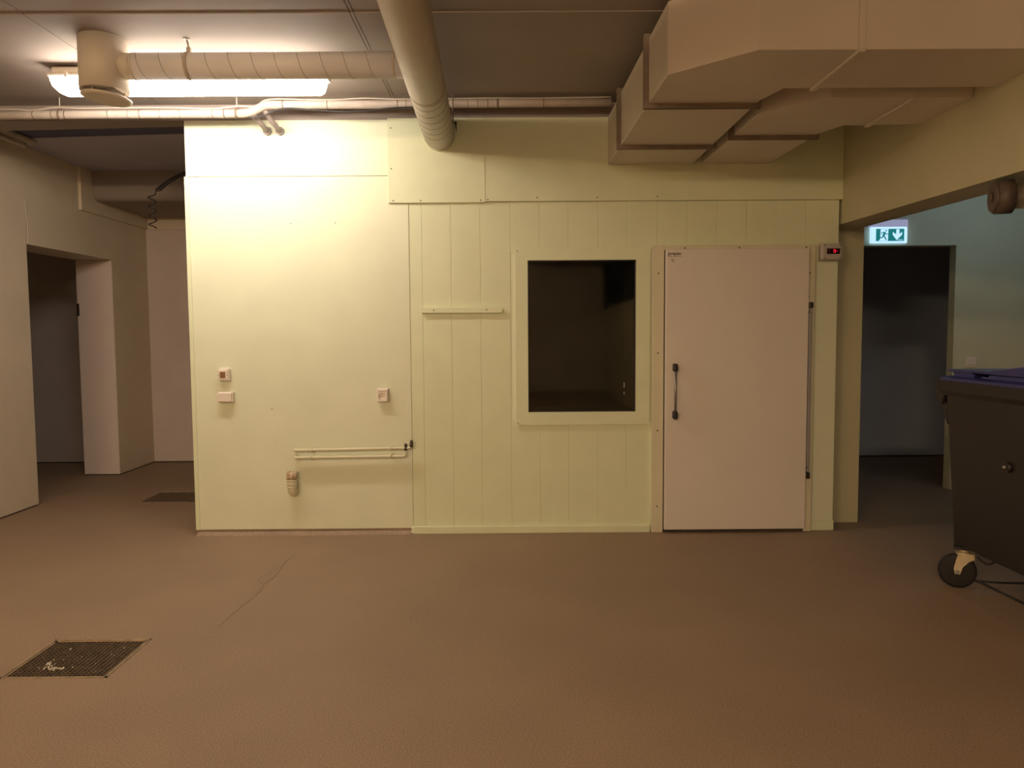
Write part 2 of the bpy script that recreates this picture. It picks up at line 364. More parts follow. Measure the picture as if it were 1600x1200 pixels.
def text(body, size, m, parent, x, y, z, bold=0.0, shear=0.0, name='lettering', label=None):
    cu = bpy.data.curves.new(name, 'FONT'); cu.body = body; cu.size = size; cu.extrude = 0.0004; cu.offset = bold; cu.shear = shear
    o = bpy.data.objects.new(name, cu); COL.objects.link(o)
    bpy.context.view_layer.update()
    me = bpy.data.meshes.new_from_object(o.evaluated_get(bpy.context.evaluated_depsgraph_get()))
    bpy.data.objects.remove(o)
    me.transform(Matrix.Translation((x, y, z)) @ Matrix.Rotation(PI / 2, 4, 'X'))
    p = parent; off = Vector((0, 0, 0))
    while p: off += p.location; p = p.parent
    me.transform(Matrix.Translation(-off)); me.materials.clear(); me.materials.append(m); me.name = name
    o = bpy.data.objects.new(name, me); COL.objects.link(o); o.parent = parent
    if label: o['label'] = label
    return o
text('prepan', 0.0345, INK, leaf, 1.172, -0.0588, 2.060, bold=0.0006, label='black printed maker name')
b = nb(); box(b, 1.172, 1.270, -0.0592, -0.058, 2.0485, 2.0505); obj('underline', b, INK, leaf)
b = nb()
for p, q in (((1.198, 2.035), (1.199, 2.020)), ((1.199, 2.020), (1.216, 2.018)), ((1.209, 2.034), (1.212, 2.006))):
    tube(b, [(p[0], -0.0583, p[1]), (q[0], -0.0583, q[1])], 0.0013, 6)
obj('handwritten_four', b, PENCIL, leaf, 'handwritten figure 4')
# closing rail on the right
rail = bx('closing_rail', RAILM, d, 2.214, 2.236, -0.052, -0.03, 0.455, 1.665, 0.003)
bx('rail_clip', BLACK, rail, 2.210, 2.240, -0.066, -0.03, 1.670, 1.712, 0.006)
bx('rail_clip', BLACK, rail, 2.206, 2.236, -0.066, -0.03, 0.405, 0.452, 0.006)
for x, z in ((2.222, 1.925), (2.216, 1.755), (2.214, 1.64), (2.214, 0.49), (2.212, 0.385), (2.213, 0.20), (1.108, 1.93), (1.107, 1.345), (1.106, 0.77), (1.106, 0.20), (1.3, 2.113), (1.70, 2.114), (2.19, 2.113)):
    screw(d, x, -0.03 if not 0.45 < z < 1.68 or x < 2 else -0.052, z, 0.006)

# ------------------------------------------------------------------ right side: pier, beam, side room, corridor
b = nb()
prism(b, [(-14.1, 2.086), (0.235, 2.288), (0.235, 3.3), (-14.1, 3.3)], 0, 2.46, 2.72)
box(b, 2.44, 2.735, 0.235, 1.5, 0.0, 3.2)
box(b, 2.46, 2.72, -14.1, -5.2, 0.0, 3.2)
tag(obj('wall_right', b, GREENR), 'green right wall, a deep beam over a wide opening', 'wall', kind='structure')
b = nb()
box(b, 2.73, 3.0, 1.45, 1.60, 0.0, 3.1); box(b, 4.152, 7.2, 1.45, 1.55, 0.0, 3.1); box(b, 3.0, 4.152, 1.45, 1.60, 2.283, 3.1)
tag(obj('wall_sideroom', b, SIDEG), 'grey green far wall of the side room', 'wall', kind='structure')
b = nb(); box(b, 7.0, 7.2, -14.1, 1.5, 0, 3.1); box(b, 2.7, 7.2, -14.2, -14.1, 0, 3.1)
tag(obj('wall_sideroom_right', b, SIDEG), 'outer walls of the side room', 'wall', kind='structure')
b = nb(); box(b, 2.72, 7.2, -14.1, 1.6, 3.0, 3.1)
tag(obj('ceiling.002', b, CEIL), 'ceiling of the side room beyond the beam', 'ceiling', kind='structure')
b = nb(); box(b, 2.45, 7.0, 3.35, 3.45, 0.02, 2.8); box(b, 6.9, 7.0, 1.5, 3.45, 0, 2.8); box(b, 2.442, 2.6, 1.45, 3.45, 0, 2.8); box(b, 2.45, 7.0, 1.55, 3.45, 2.7, 2.8)
cw = tag(obj('wall_corridor', b, CORR), 'dark corridor walls behind the side room doorway', 'wall', kind='structure')
bx('dark_base', DARKB, cw, 2.45, 7.0, 3.353, 3.45, 0.0, 0.021)
b = nb(); box(b, -4.6, 2.7, -14.2, -14.1, 0, 3.3)
tag(obj('wall_front', b, CREAM), 'cream wall behind the viewer', 'wall', kind='structure')

# ------------------------------------------------------------------ rectangular ducts
DB, DT = 2.72, 3.06
def duct(name, plan, flanges, seams, label):
    c = (sum(p[0] for p in plan) / len(plan), sum(p[1] for p in plan) / len(plan), DB)
    t = thing(name, c, label, 'duct', 'rectangular ventilation ducts')
    b = nb(); prism(b, plan, 2, DB, DT, 0.003); obj('duct_body', b, DUCT, t)
    for (xa, xb, y) in flanges:
        b = nb()
        for dy in (-0.016, 0.008):
            w = 0.008; e = 0.024
            box(b, xa - e, xa, y + dy, y + dy + w, DB - e, DT + e); box(b, xb, xb + e, y + dy, y + dy + w, DB - e, DT + e)
            box(b, xa, xb, y + dy, y + dy + w, DB - e, DB); box(b, xa, xb, y + dy, y + dy + w, DT, DT + e)
        obj('flange', b, FLANGE, t)
    for (x, ya, yb) in seams:
        b = nb(); box(b, x, x + 0.028, ya - 0.014, yb + 0.014, DB - 0.014, DB, 0.003); box(b, x, x + 0.028, ya - 0.012, ya, DB, DT, 0.003)
        obj('joint_strip', b, DUCT, t)
    return t
duct('ventilation_duct', [(0.738, -0.017), (0.768, -1.963), (1.097, -2.281), (2.459, -2.281), (2.459, -1.755), (1.395, -1.755), (1.339, -1.55), (1.352, -0.017)],
     [(0.760, 1.342, -1.490), (0.745, 1.348, -0.58)], [(1.53, -2.281, -1.755)], 'front rectangular duct bending from the wall to the right beam')
duct('ventilation_duct', [(1.418, -0.017), (1.418, -1.25), (1.44, -1.34), (1.709, -1.588), (2.459, -1.578), (2.459, -1.06), (2.0, -1.05), (1.931, -0.86), (1.911, -0.017)],
     [(1.414, 1.928, -0.815)], [(2.13, -1.58, -1.06)], 'rear rectangular duct nested behind the front one')

# ------------------------------------------------------------------ round ducts
def dx(y): return -0.4887 - 0.0215 * y
t = thing('round_duct', (dx(0), 0, 2.937), 'large round duct running along the ceiling into the green wall', 'duct')
b = nb(); tube(b, [(dx(-7.2), -7.2, CZ + 0.006), (dx(-7.2), -7.2, 3.10)] + smoothpath([(dx(-7.2), -7.19, 3.06), (dx(-7.1), -7.12, 2.97), (dx(-7), -6.98, 2.937)], 4) + [(dx(y), y, 2.937) for y in (-6.8, -4, -2, -0.017)], 0.111, 48); obj('duct_tube', b, DUCT2, t)
b = nb(); ring(b, (dx(-0.028), -0.028, 2.937), (dx(1) - dx(0), 1, 0), 0.1145, 0.108, 0.03, 48); obj('wall_collar', b, GREEN2, t)
def helix(bm, f, r, y0, y1, pitch, rr=0.0016, n=28, sgn=1):
    k = int((y1 - y0) / pitch * n); tube(bm, [f(y0 + (y1 - y0) * i / k, sgn * 2 * PI * (y1 - y0) * i / k / pitch, r) for i in range(k + 1)], rr, 5)
b = nb(); helix(b, lambda y, a, r: (dx(y) + r * math.sin(a), y, 2.937 + r * math.cos(a)), 0.111, -1.2, -0.25, 0.135); obj('spiral_seam', b, SEAM, t)
b = nb(); helix(b, lambda y, a, r: (dx(y) + r * math.sin(a), y, 2.937 + r * math.cos(a)), 0.1105, -4.5, -1.2, 0.135, 0.0012); obj('spiral_seam', b, DUCT2, t)
b = nb(); ring(b, (dx(-1.1), -1.10, 2.937), (-0.02, 1, 0), 0.1125, 0.109, 0.012, 48); obj('joint_band', b, DUCT2, t)

YD, ZD = -1.25, 3.014
t = thing('branch_duct', (-1.2, YD, ZD), 'thin round spiral duct in front of the lit strip lamp', 'duct')
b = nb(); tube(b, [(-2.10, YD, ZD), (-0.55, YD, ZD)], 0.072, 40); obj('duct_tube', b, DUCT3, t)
b = nb(); helix(b, lambda x, a, r: (x, YD + r * math.sin(a), ZD + r * math.cos(a)), 0.072, -2.08, -0.66, 0.128, 0.0013, sgn=-1); obj('spiral_seam', b, SEAM, t)
b = nb(); ring(b, (-0.628, YD, ZD), (1, 0, 0), 0.0745, 0.071, 0.014, 40); obj('joint_band', b, DUCT2, t)
b = nb(); ring(b, (-1.785, YD, ZD), (1, 0, 0), 0.075, 0.071, 0.02, 40); box(b, -1.797, -1.773, YD - 0.012, YD + 0.012, ZD + 0.07, ZD + 0.102, 0.003)
hg = obj('hanger_clamp', b, DUCT2, t)
b = nb(); tube(b, [(-1.785, YD, ZD + 0.095), (-1.79, YD, ZD + 0.125), (-1.796, YD, CZ)], 0.006, 8); tube(b, [(-1.796, YD, CZ - 0.006), (-1.796, YD, CZ)], 0.018, 12); obj('hanger_rod', b, DUCT2, hg)

t = thing('air_valve', (-2.265, YD, 2.87), 'white drum air valve with tilted disc at the branch duct end', 'air valve')
b = nb(); tube(b, [(-2.268, YD, CZ), (-2.268, YD, 2.875)], 0.128, 48); obj('valve_drum', b, DUCT, t)
b = nb(); tube(b, [(-2.17, YD, ZD), (-2.085, YD, ZD)], 0.0705, 40); ring(b, (-2.092, YD, ZD), (1, 0, 0), 0.0735, 0.069, 0.012, 40); obj('duct_neck', b, DUCT, t)
b = nb(); ax = Vector((0.10, 0.06, 1)).normalized(); c0 = Vector((-2.258, YD, 2.836))
tube(b, [c0 - ax * 0.006, c0, c0 + ax * 0.008], [0.112, 0.132, 0.132], 48); obj('valve_disc', b, DUCT, t)
b = nb(); tube(b, [(-2.266, YD, 2.876), tuple(c0)], 0.012, 10); obj('valve_spindle', b, DUCT, t)
for k in range(3):
    a = 2 * PI * k / 3 + 0.3; b = nb(); tube(b, [(-2.266 + 0.1 * math.cos(a), YD + 0.1 * math.sin(a), 2.876), tuple(c0 + Vector((0.1 * math.cos(a), 0.1 * math.sin(a), 0)))], 0.004, 6); obj('valve_strut', b, DUCT, t)

bx('valve_throat', SEAM, t, -2.35, -2.18, YD - 0.08, YD + 0.08, 2.868, 2.875)

t = thing('metal_duct', (2.47, -1.80, 2.165), 'metal round duct end with a dark collar under the right beam', 'duct')
p0 = Vector((2.47, -1.80, 2.165)); dr = Vector((0.96, -0.28, 0.0)).normalized()
b = nb(); tube(b, [p0, p0 + dr * 4.6], 0.062, 40); obj('duct_tube', b, SPIRAL, t)
b = nb(); ring(b, p0 + dr * 0.02, dr, 0.084, 0.058, 0.075, 40); ring(b, p0 - dr * 0.02, dr, 0.074, 0.030, 0.02, 40); tube(b, [p0 - dr * 0.012, p0 - dr * 0.008], 0.07, 40); obj('end_collar', b, COLLAR, t)
b = nb(); ring(b, p0 + dr * 0.22, dr, 0.065, 0.061, 0.012, 40); obj('joint_band', b, SPIRAL, t)

# ------------------------------------------------------------------ lamps
def lamp(loc, m, label, L=1.66):
    x, y, z = loc; t = thing('strip_lamp', (x, y, z), label, 'lamp')
    b = nb(); box(b, x - L / 2 + 0.02, x + L / 2 - 0.02, y - 0.055, y + 0.055, z - 0.045, z, 0.012); obj('lamp_housing', b, WPLAST, t)
    b = nb(); box(b, x - L / 2, x + L / 2, y - 0.07, y + 0.07, z - 0.062, z - 0.042, 0.008); obj('lamp_rim', b, WPLAST, t)
    b = nb()
    def sec(xx, hw, h):
        return [b.verts.new((xx, y + hw * cx, z - 0.062 - h * cz)) for cx, cz in ((-1, 0), (-0.97, 0.55), (-0.75, 0.92), (-0.3, 1), (0.3, 1), (0.75, 0.92), (0.97, 0.55), (1, 0))]
    prof = [(-L / 2 + 0.008, 0.05, 0.02), (-L / 2 + 0.02, 0.06, 0.055), (-L / 2 + 0.05, 0.063, 0.085), (-L / 2 + 0.09, 0.064, 0.1), (L / 2 - 0.05, 0.064, 0.1), (L / 2 - 0.025, 0.063, 0.085), (L / 2 - 0.01, 0.055, 0.045)]
    R = [sec(x + a, w, h) for a, w, h in prof]
    for i in range(len(R) - 1):
        for k in range(7):
            f = b.faces.new((R[i][k], R[i][k + 1], R[i + 1][k + 1], R[i + 1][k])); f.smooth = True
    b.faces.new(R[0]); b.faces.new(R[-1][::-1]); bmesh.ops.recalc_face_normals(b, faces=b.faces[:]); obj('diffuser', b, m, t)
    for xx in (x - L / 2 + 0.12, x + L / 2 - 0.004):
        b = nb(); box(b, xx - 0.012, xx + 0.012, y - 0.076, y + 0.076, z - 0.07, z - 0.035, 0.004); obj('lamp_clip', b, WPLAST, t)
    return t
lamp((-1.965, -0.80, CZ - 0.012), TUBE, 'lit white strip lamp on the ceiling behind the branch duct', 1.70)
for x, lab in ((-3.0, 'strip lamp near the left wall on the ceiling behind the viewer'), (-0.45, 'strip lamp mid ceiling behind the viewer')):
    lamp((x, -8.2, CZ + 0.006), TUBE_REAR, lab, 1.70)
lamp((4.3, 0.35, 3.0), TUBE_SIDE, 'cool dim strip lamp on the side room ceiling', 1.3)

# ------------------------------------------------------------------ long insulated pipe, cables, fittings
YP = -0.2
path = [(-4.18, YP, 3.042), (-3.2, YP, 3.044), (-1.93, YP, 3.046), (-1.86, YP, 3.047)]
path += smoothpath([(-1.84, YP, 3.048), (-1.79, YP, 3.056), (-1.735, YP, 3.080), (-1.69, YP, 3.100), (-1.63, YP, 3.105)], 5)
path += [(-1.55, YP, 3.105), (-0.69, YP, 3.104), (-0.05, YP, 3.107), (0.735, YP, 3.110)]
t = thing('insulated_pipe', (-1.7, YP, 3.05), 'long wrapped pipe with an offset bend below the ceiling', 'pipe')
b = nb(); tube(b, path, 0.0285, 16); obj('pipe_wrap', b, INSUL, t)
def zpath(x):
    for i in range(len(path) - 1):
        a, c = Vector(path[i]), Vector(path[i + 1])
        if a.x <= x <= c.x: return a.z + (c.z - a.z) * (x - a.x) / max(1e-6, c.x - a.x)
    return 3.08
for x, w, m in ((-3.30, 0.006, TAPE), (-3.17, 0.005, TAPE), (-3.08, 0.006, TAPE), (-2.78, 0.004, TAPE), (-2.64, 0.003, TAPE), (-2.56, 0.006, TAPE), (-2.42, 0.003, TAPE), (-2.28, 0.003, TAPE), (-2.05, 0.004, TAPE), (-1.97, 0.007, TAPE), (-1.90, 0.008, INSUL), (-1.56, 0.008, TAPE), (-1.25, 0.005, TAPE), (-0.76, 0.006, TAPE), (-0.70, 0.004, TAPE), (-0.27, 0.004, TAPE), (-0.2, 0.004, TAPE), (-0.13, 0.005, TAPE), (-0.06, 0.016, TAPE), (0.26, 0.006, TAPE)):
    b = nb(); ring(b, (x, YP, zpath(x)), (1, 0, 0), 0.0298, 0.027, w, 20); obj('tape_band', b, m, t)
def hanger(x, z, ry, label):
    t = thing('pipe_hanger', (x, ry, z), label, 'pipe hanger')
    b = nb(); tube(b, [(x, ry, z + 0.03), (x, ry, CZ - 0.001)], 0.004, 8); obj('threaded_rod', b, CABW, t)
    b = nb(); ring(b, (x, ry, z), (1, 0, 0), 0.0345, 0.029, 0.012, 24); box(b, x - 0.012, x + 0.012, ry - 0.01, ry + 0.01, z + 0.03, z + 0.045, 0.003); obj('pipe_clamp', b, TAPE, t)
hanger(-3.12, zpath(-3.12), YP, 'pipe hanger on the long pipe near the left wall')
hanger(-1.885, zpath(-1.885), YP, 'pipe hanger just left of the pipe bend')
b = nb(); tube(b, [(-0.372, -0.24, 2.95), (-0.372, -0.24, CZ - 0.001)], 0.004, 8)
tag(obj('threaded_rod', b, TAPE), 'dark threaded rod right of the large round duct', 'rod')
b = nb(); prism(b, [(-0.378, 3.03), (-0.36, 3.03), (-0.362, 2.955)], 1, -0.03, -0.017)  # black piece in place of the shaded gap between duct and wall
tag(obj('dark_gap_wedge', b, BLACK), 'small black wedge for the dark gap beside the round duct at the wall', 'wedge')
def cable(name, pts, r, m, label, sub=6):
    b = nb(); tube(b, smoothpath(pts, sub), r, 8); return tag(obj(name, b, m), label, 'cable')
cable('cable', [(-4.18, -0.21, 3.078), (-3.5, -0.21, 3.082), (-3.3, -0.21, 3.074), (-3.15, -0.21, 3.092), (-2.95, -0.21, 3.086), (-2.6, -0.21, 3.088), (-2.3, -0.21, 3.086), (-2.05, -0.21, 3.079), (-1.88, -0.21, 3.094), (-1.75, -0.215, 3.092), (-1.66, -0.205, 3.140), (-1.4, -0.2, 3.140), (-1.2, -0.2, 3.138), (-1.0, -0.2, 3.146), (-0.75, -0.2, 3.139), (-0.4, -0.2, 3.140), (-0.1, -0.2, 3.143), (0.2, -0.2, 3.14), (0.735, -0.2, 3.146)], 0.0055, CABW, 'pale cable lying along the top of the long pipe')
cable('cable', [(-1.80, -0.225, 3.012), (-1.70, -0.225, 3.022), (-1.56, -0.22, 3.073), (-1.35, -0.22, 3.062), (-1.15, -0.22, 3.050), (-0.95, -0.22, 3.058), (-0.75, -0.22, 3.075), (-0.5, -0.21, 3.079)], 0.006, CABD, 'dark cable sagging under the right half of the long pipe')
def fitting(x, x2, label):
    t = thing('pipe_elbow', (x, -0.1, 2.98), label, 'pipe fitting')
    b = nb(); tube(b, smoothpath([(x2, YP + 0.012, 3.042 if x < -1.7 else 3.072), (x2 + (x - x2) * 0.6, -0.16, 3.012), (x, -0.12, 2.987), (x, -0.06, 2.977), (x, -0.002, 2.976)], 5), 0.018, 14); obj('elbow_pipe', b, FIT, t)
    b = nb(); ring(b, (x, -0.012, 2.974), (0, 1, 0), 0.030, 0.017, 0.018, 24); obj('wall_collar', b, FIT, t)
fitting(-1.735, -1.785, 'left pipe elbow entering the wall under the pipe bend')
fitting(-1.643, -1.694, 'right pipe elbow entering the wall under the pipe bend')
# two pipes along the left wall
for (x, z, r, y1, lab) in ((-3.99, 3.130, 0.029, 0.90, 'thicker pipe along the top of the left wall'), (-3.99, 3.076, 0.017, 0.80, 'thin pipe along the left wall right under the thicker pipe')):
    t = thing('wall_pipe', (x, 0, z), lab, 'pipe')
    b = nb(); tube(b, [(x, -13.9, z), (x, y1 - 0.1, z)] + smoothpath([(x, y1 - 0.05, z), (x - 0.005, y1, z + 0.003), (x - 0.012, y1 + 0.05, 3.165)], 4), r, 14); obj('pipe_run', b, INSUL, t)
    b = nb(); ring(b, (x, 0.45, z), (0, 1, 0), r + 0.004, r - 0.001, 0.014, 20); tube(b, [(x, 0.45, z + r), (x, 0.45, 3.33 if 0.25 < 0.45 < 0.7 else CZ)], 0.004, 6); obj('pipe_clamp', b, TAPE, t)
cable('wall_cable', [(-4.188, 1.05, 2.70), (-4.184, 1.075, 2.68), (-4.184, 1.085, 2.55), (-4.183, 1.095, 2.45), (-4.184, 1.088, 2.33), (-4.184, 1.075, 2.30)], 0.0045, CABW, 'white cable down to the corner of the left opening')
# coiled black cord in the alcove
pts = smoothpath([(-3.12, 2.02, 3.12), (-3.18, 1.90, 3.05), (-3.235, 1.75, 2.955), (-3.275, 1.63, 2.86)], 40); P = []
for i, p in enumerate(pts):
    a = i * 2 * PI / 9; P.append(p + Vector((0.030 * math.cos(a), 0.022 * math.sin(a), 0.016 * math.sin(a))))
z = P[-1].z; n = 0
for i in range(73):
    a = i * 2 * PI / 18; P.append(Vector((-3.32 + 0.034 * math.cos(a), 1.6 + 0.034 * math.sin(a), 2.835 - i * 0.0046)))
b = nb(); tube(b, [(-3.10, 2.06, 3.149)] + P, 0.0058, 7)
tag(obj('coiled_cord', b, CABD), 'black coiled cord hanging from the alcove ceiling', 'cord')

# ------------------------------------------------------------------ things on the green wall
t = thing('light_switch', (-2.094, 0, 1.157), 'white switch with brown rocker, above the blank cover box', 'switch')
b = nb(); box(b, -2.134, -2.056, -0.034, 0.0, 1.160, 1.255, 0.006); obj('switch_housing', b, WPLAST, t)
b = nb(); box(b, -2.138, -2.064, -0.046, -0.033, 1.170, 1.243, 0.004); obj('switch_plate', b, WPLAST, t)
bx('rocker', BROWN, t, -2.122, -2.081, -0.050, -0.045, 1.186, 1.231, 0.002)
for x in (-2.133, -2.069): screw(t, x, -0.046, 1.206, 0.003)
t = thing('junction_box', (-2.092, 0, 1.0), 'blank white cover box below the brown rocker switch', 'junction box')
b = nb(); box(b, -2.142, -2.034, -0.036, 0.0, 1.003, 1.080, 0.004); obj('box_base', b, WPLAST, t)
b = nb(); box(b, -2.147, -2.042, -0.050, -0.035, 1.008, 1.076, 0.005); obj('box_lid', b, WPLAST, t)
t = thing('wall_socket', (-0.93, 0, 0.995), 'white wall socket left of the board cladding', 'socket')
b = nb(); box(b, -0.973, -0.888, -0.030, 0.0, 0.998, 1.098, 0.004); obj('socket_housing', b, WPLAST, t)
cx, cz = -0.933, 1.040
b = nb(); seg = 32; fx0, fx1, fz0, fz1 = -0.966, -0.895, 1.002, 1.090; y = -0.042
out = []
for k in range(seg):
    a = 2 * PI * k / seg + PI / seg; ca, sa = math.cos(a), math.sin(a)
    s = min(((fx1 - cx) if ca > 0 else (cx - fx0)) / max(abs(ca), 1e-6), ((fz1 - cz) if sa > 0 else (cz - fz0)) / max(abs(sa), 1e-6))
    out.append((cx + ca * s, cz + sa * s, ca, sa))
O = [b.verts.new((o[0], y, o[1])) for o in out]; OB = [b.verts.new((o[0], -0.03, o[1])) for o in out]
I = [b.verts.new((cx + 0.0245 * o[2], y, cz + 0.0245 * o[3])) for o in out]; I2 = [b.verts.new((cx + 0.0235 * o[2], y + 0.016, cz + 0.0235 * o[3])) for o in out]
for k in range(seg):
    j = (k + 1) % seg
    b.faces.new((O[k], O[j], I[j], I[k])); b.faces.new((I[k], I[j], I2[j], I2[k])); b.faces.new((OB[k], OB[j], O[j], O[k]))
b.faces.new(I2); bmesh.ops.recalc_face_normals(b, faces=b.faces[:]); obj('socket_face', b, WPLAST, t)
for hx, hz in ((-0.011, 0.002), (0.011, 0.002), (0.0, -0.016)):
    b = nb(); tube(b, [(cx + hx, y + 0.0145, cz + hz), (cx + hx, y + 0.017, cz + hz)], 0.0032, 10); obj('pin_hole', b, BLACK, t)
b = nb(); box(b, -0.962, -0.900, -0.0445, -0.0415, 1.079, 1.085, 0.001); obj('label_window', b, WPLAST, t)

# heating pipe pair
def wpipe(z, xr, zr, label, short):
    t = thing('water_pipe', (-1.2, -0.05, z), label, 'pipe', 'pair of capped wall pipes')
    ye = -0.052
    if short: pts = [(-1.585, 0.0, z), (-1.585, -0.03, z)] + smoothpath([(-1.582, -0.042, z), (-1.57, ye, z), (-1.55, ye, z)], 4) + [(-1.53, ye, z), (xr - 0.03, ye, z + 0.006)] + smoothpath([(xr - 0.02, ye, z + 0.007), (xr - 0.004, ye, z + 0.014), (xr, ye, z + 0.03)], 4) + [(xr, ye, zr - 0.02)]
    else: pts = [(-1.588, 0.0, z), (-1.588, -0.03, z)] + smoothpath([(-1.585, -0.042, z), (-1.572, ye, z), (-1.55, ye, z)], 4) + [(-1.53, ye, z), (xr - 0.045, ye, z + 0.012)] + smoothpath([(xr - 0.03, ye, z + 0.012), (xr - 0.006, ye, z + 0.016), (xr, ye, z + 0.024)], 4)
    b = nb(); tube(b, pts, 0.0115, 14); obj('pipe_run', b, PIPEP, t)
    e = Vector(pts[-1])
    b = nb(); tube(b, [e - Vector((0, 0, 0.006)), e + Vector((0.002, 0, 0.024))], 0.0135, 12); tube(b, [e + Vector((0.002, 0.004, 0.024)), e + Vector((0.003, -0.008, 0.040))], 0.011, 12); obj('valve_end', b, BRASS, t, 'tarnished metal valve end')
    for x in (-1.54, -1.49): 
        b = nb(); ring(b, (x, ye, z), (1, 0, 0), 0.0128, 0.011, 0.004, 16); obj('solder_joint', b, PIPEP, t)
    for x in (-1.462, -0.872):
        zz = z + 0.012 * (x + 1.53) / 0.75
        b = nb(); ring(b, (x, ye, zz), (1, 0, 0), 0.0155, 0.0112, 0.013, 18); tube(b, [(x, ye + 0.012, zz), (x, 0.0, zz)], 0.005, 8); box(b, x - 0.012, x + 0.012, -0.006, 0.0, zz - 0.012, zz + 0.012, 0.002); obj('pipe_clip', b, PIPEP, t)
wpipe(0.645, -0.722, 0.0, 'upper of two thin capped pipes on the green panel', False)
wpipe(0.590, -0.764, 0.665, 'lower of two thin capped pipes on the green panel', True)
t = thing('drain_stub', (-1.61, 0, 0.31), 'rust stained drain pipe stub low on the green panel', 'drain pipe')
xd, yd = -1.608, -0.060
b = nb(); tube(b, [(xd, yd, 0.40), (xd, yd, 0.376)] + smoothpath([(xd, yd, 0.37), (xd, yd + 0.008, 0.345), (xd, yd + 0.03, 0.330), (xd, 0.0, 0.329)], 5), 0.034, 24); obj('elbow', b, PIPEP, t)
b = nb(); tube(b, [(xd, yd, 0.372), (xd, yd, 0.425)], 0.0365, 28); ring(b, (xd, yd, 0.424), (0, 0, 1), 0.040, 0.034, 0.010, 28); ring(b, (xd, yd, 0.376), (0, 0, 1), 0.0385, 0.034, 0.007, 28); obj('coupling', b, PIPEP, t)
b = nb(); ring(b, (xd, yd, 0.455), (0, 0, 1), 0.0395, 0.032, 0.062, 28); obj('pipe_rim', b, RUST, t, 'rusty open pipe rim')
b = nb(); tube(b, [(xd, yd, 0.43), (xd, yd, 0.445)], 0.032, 20); obj('pipe_inside', b, BLACK, t)
t = thing('wall_rail', (-0.34, 0, 1.64), 'short horizontal wooden rail on the vertical boards', 'rail')
b = nb(); prism(b, [(-0.632, 1.650), (-0.640, 1.657), (-0.640, 1.685), (-0.632, 1.692), (-0.052, 1.692), (-0.038, 1.682), (-0.038, 1.658), (-0.048, 1.648)], 1, -0.024, 0.003, 0.004); obj('rail_board', b, GREEN2, t)
for x in (-0.545, -0.155): screw(t, x, -0.024, 1.672, 0.005)

t = thing('temperature_controller', (2.362, 0, 2.013), 'grey controller box with red digits right of the white door', 'controller')
b = nb(); box(b, 2.290, 2.438, -0.045, 0.004, 2.016, 2.138, 0.012, 3); obj('controller_housing', b, CBOX, t)
b = nb(); box(b, 2.298, 2.440, -0.060, -0.044, 2.020, 2.136, 0.008, 3); obj('controller_cover', b, CBOX, t)
dsp = bx('display', DISP, t, 2.330, 2.425, -0.0625, -0.059, 2.060, 2.100, 0.001)
def seg7(on, x, z, w, hh, m):
    bm = nb(); q = w * 0.2
    SG = {'a': (x, x + w, z + hh - q, z + hh), 'd': (x, x + w, z, z + q), 'g': (x, x + w, z + hh / 2 - q / 2, z + hh / 2 + q / 2), 'f': (x, x + q, z + hh / 2, z + hh), 'e': (x, x + q, z, z + hh / 2), 'b': (x + w - q, x + w, z + hh / 2, z + hh), 'c': (x + w - q, x + w, z, z + hh / 2)}
    for s in on: a = SG[s]; box(bm, a[0], a[1], -0.0637, -0.0622, a[2], a[3])
    obj('digit', bm, m, dsp)
seg7('abcdef', 2.378, 2.070, 0.014, 0.022, LED); seg7('g', 2.397, 2.070, 0.013, 0.022, LED); seg7('fe', 2.345, 2.071, 0.013, 0.020, LEDDIM)
for x in (2.312, 2.428):
    for z in (2.032, 2.124): screw(t, x, -0.060, z, 0.0045)

# ------------------------------------------------------------------ exit sign
SX, SZ, SY = 3.335, 2.296, 1.40
t = thing('exit_sign', (3.50, 1.45, SZ), 'lit green exit sign with running figure and down arrow', 'exit sign')
bx('sign_housing', SIGNH, t, SX - 0.005, SX + 0.338, SY - 0.004, 1.45, SZ + 0.152, SZ + 0.215, 0.004)
bx('sign_cap', WPLAST, t, SX - 0.005, SX + 0.342, SY - 0.012, 1.45, SZ + 0.218, SZ + 0.232, 0.003)
bx('light_panel', SIGNW, t, SX, SX + 0.336, SY, SY + 0.03, SZ + 0.004, SZ + 0.150, 0.006)
u = 0.000352
def sp(px, pz): return (SX + 0.046 + (px - 380) * u, SZ + 0.134 - (pz - 385) * u * 1.03)
def poly(pts, y): 
    bm = nb(); prism(bm, [sp(*p) for p in pts], 1, y, y + 0.0015); return bm
pl = obj('green_plate', poly([(380, 385), (1115, 385), (1115, 690), (380, 690)], SY - 0.002), SIGNG, t)
obj('door_symbol', poly([(497, 392), (697, 392), (690, 685), (450, 685), (490, 640)], SY - 0.0038), SIGNW, pl)
obj('down_arrow', poly([(905, 400), (985, 400), (985, 520), (1055, 462), (1055, 535), (920, 668), (815, 535), (815, 466), (905, 525)], SY - 0.0038), SIGNW, pl)
bm = nb()
def stroke(pts, w):
    for a, c in zip(pts[:-1], pts[1:]):
        A, C = Vector(sp(*a)), Vector(sp(*c)); dd = (C - A).normalized(); nn = Vector((-dd.y, dd.x)) * w * u / 2
        prism(bm, [A + nn - dd * nn.length * .5, C + nn + dd * nn.length * .5, C - nn + dd * nn.length * .5, A - nn - dd * nn.length * .5], 1, SY - 0.0056, SY - 0.0038)
def disc(c, r):
    c = Vector(sp(*c)); prism(bm, [c + Vector((math.cos(k * PI / 8), math.sin(k * PI / 8))) * r * u for k in range(16)], 1, SY - 0.0056, SY - 0.0038)
disc((636, 432), 20)
stroke([(600, 480), (588, 520), (570, 562)], 56); stroke([(600, 472), (545, 474), (510, 506)], 22); stroke([(612, 482), (648, 514), (686, 518)], 20)
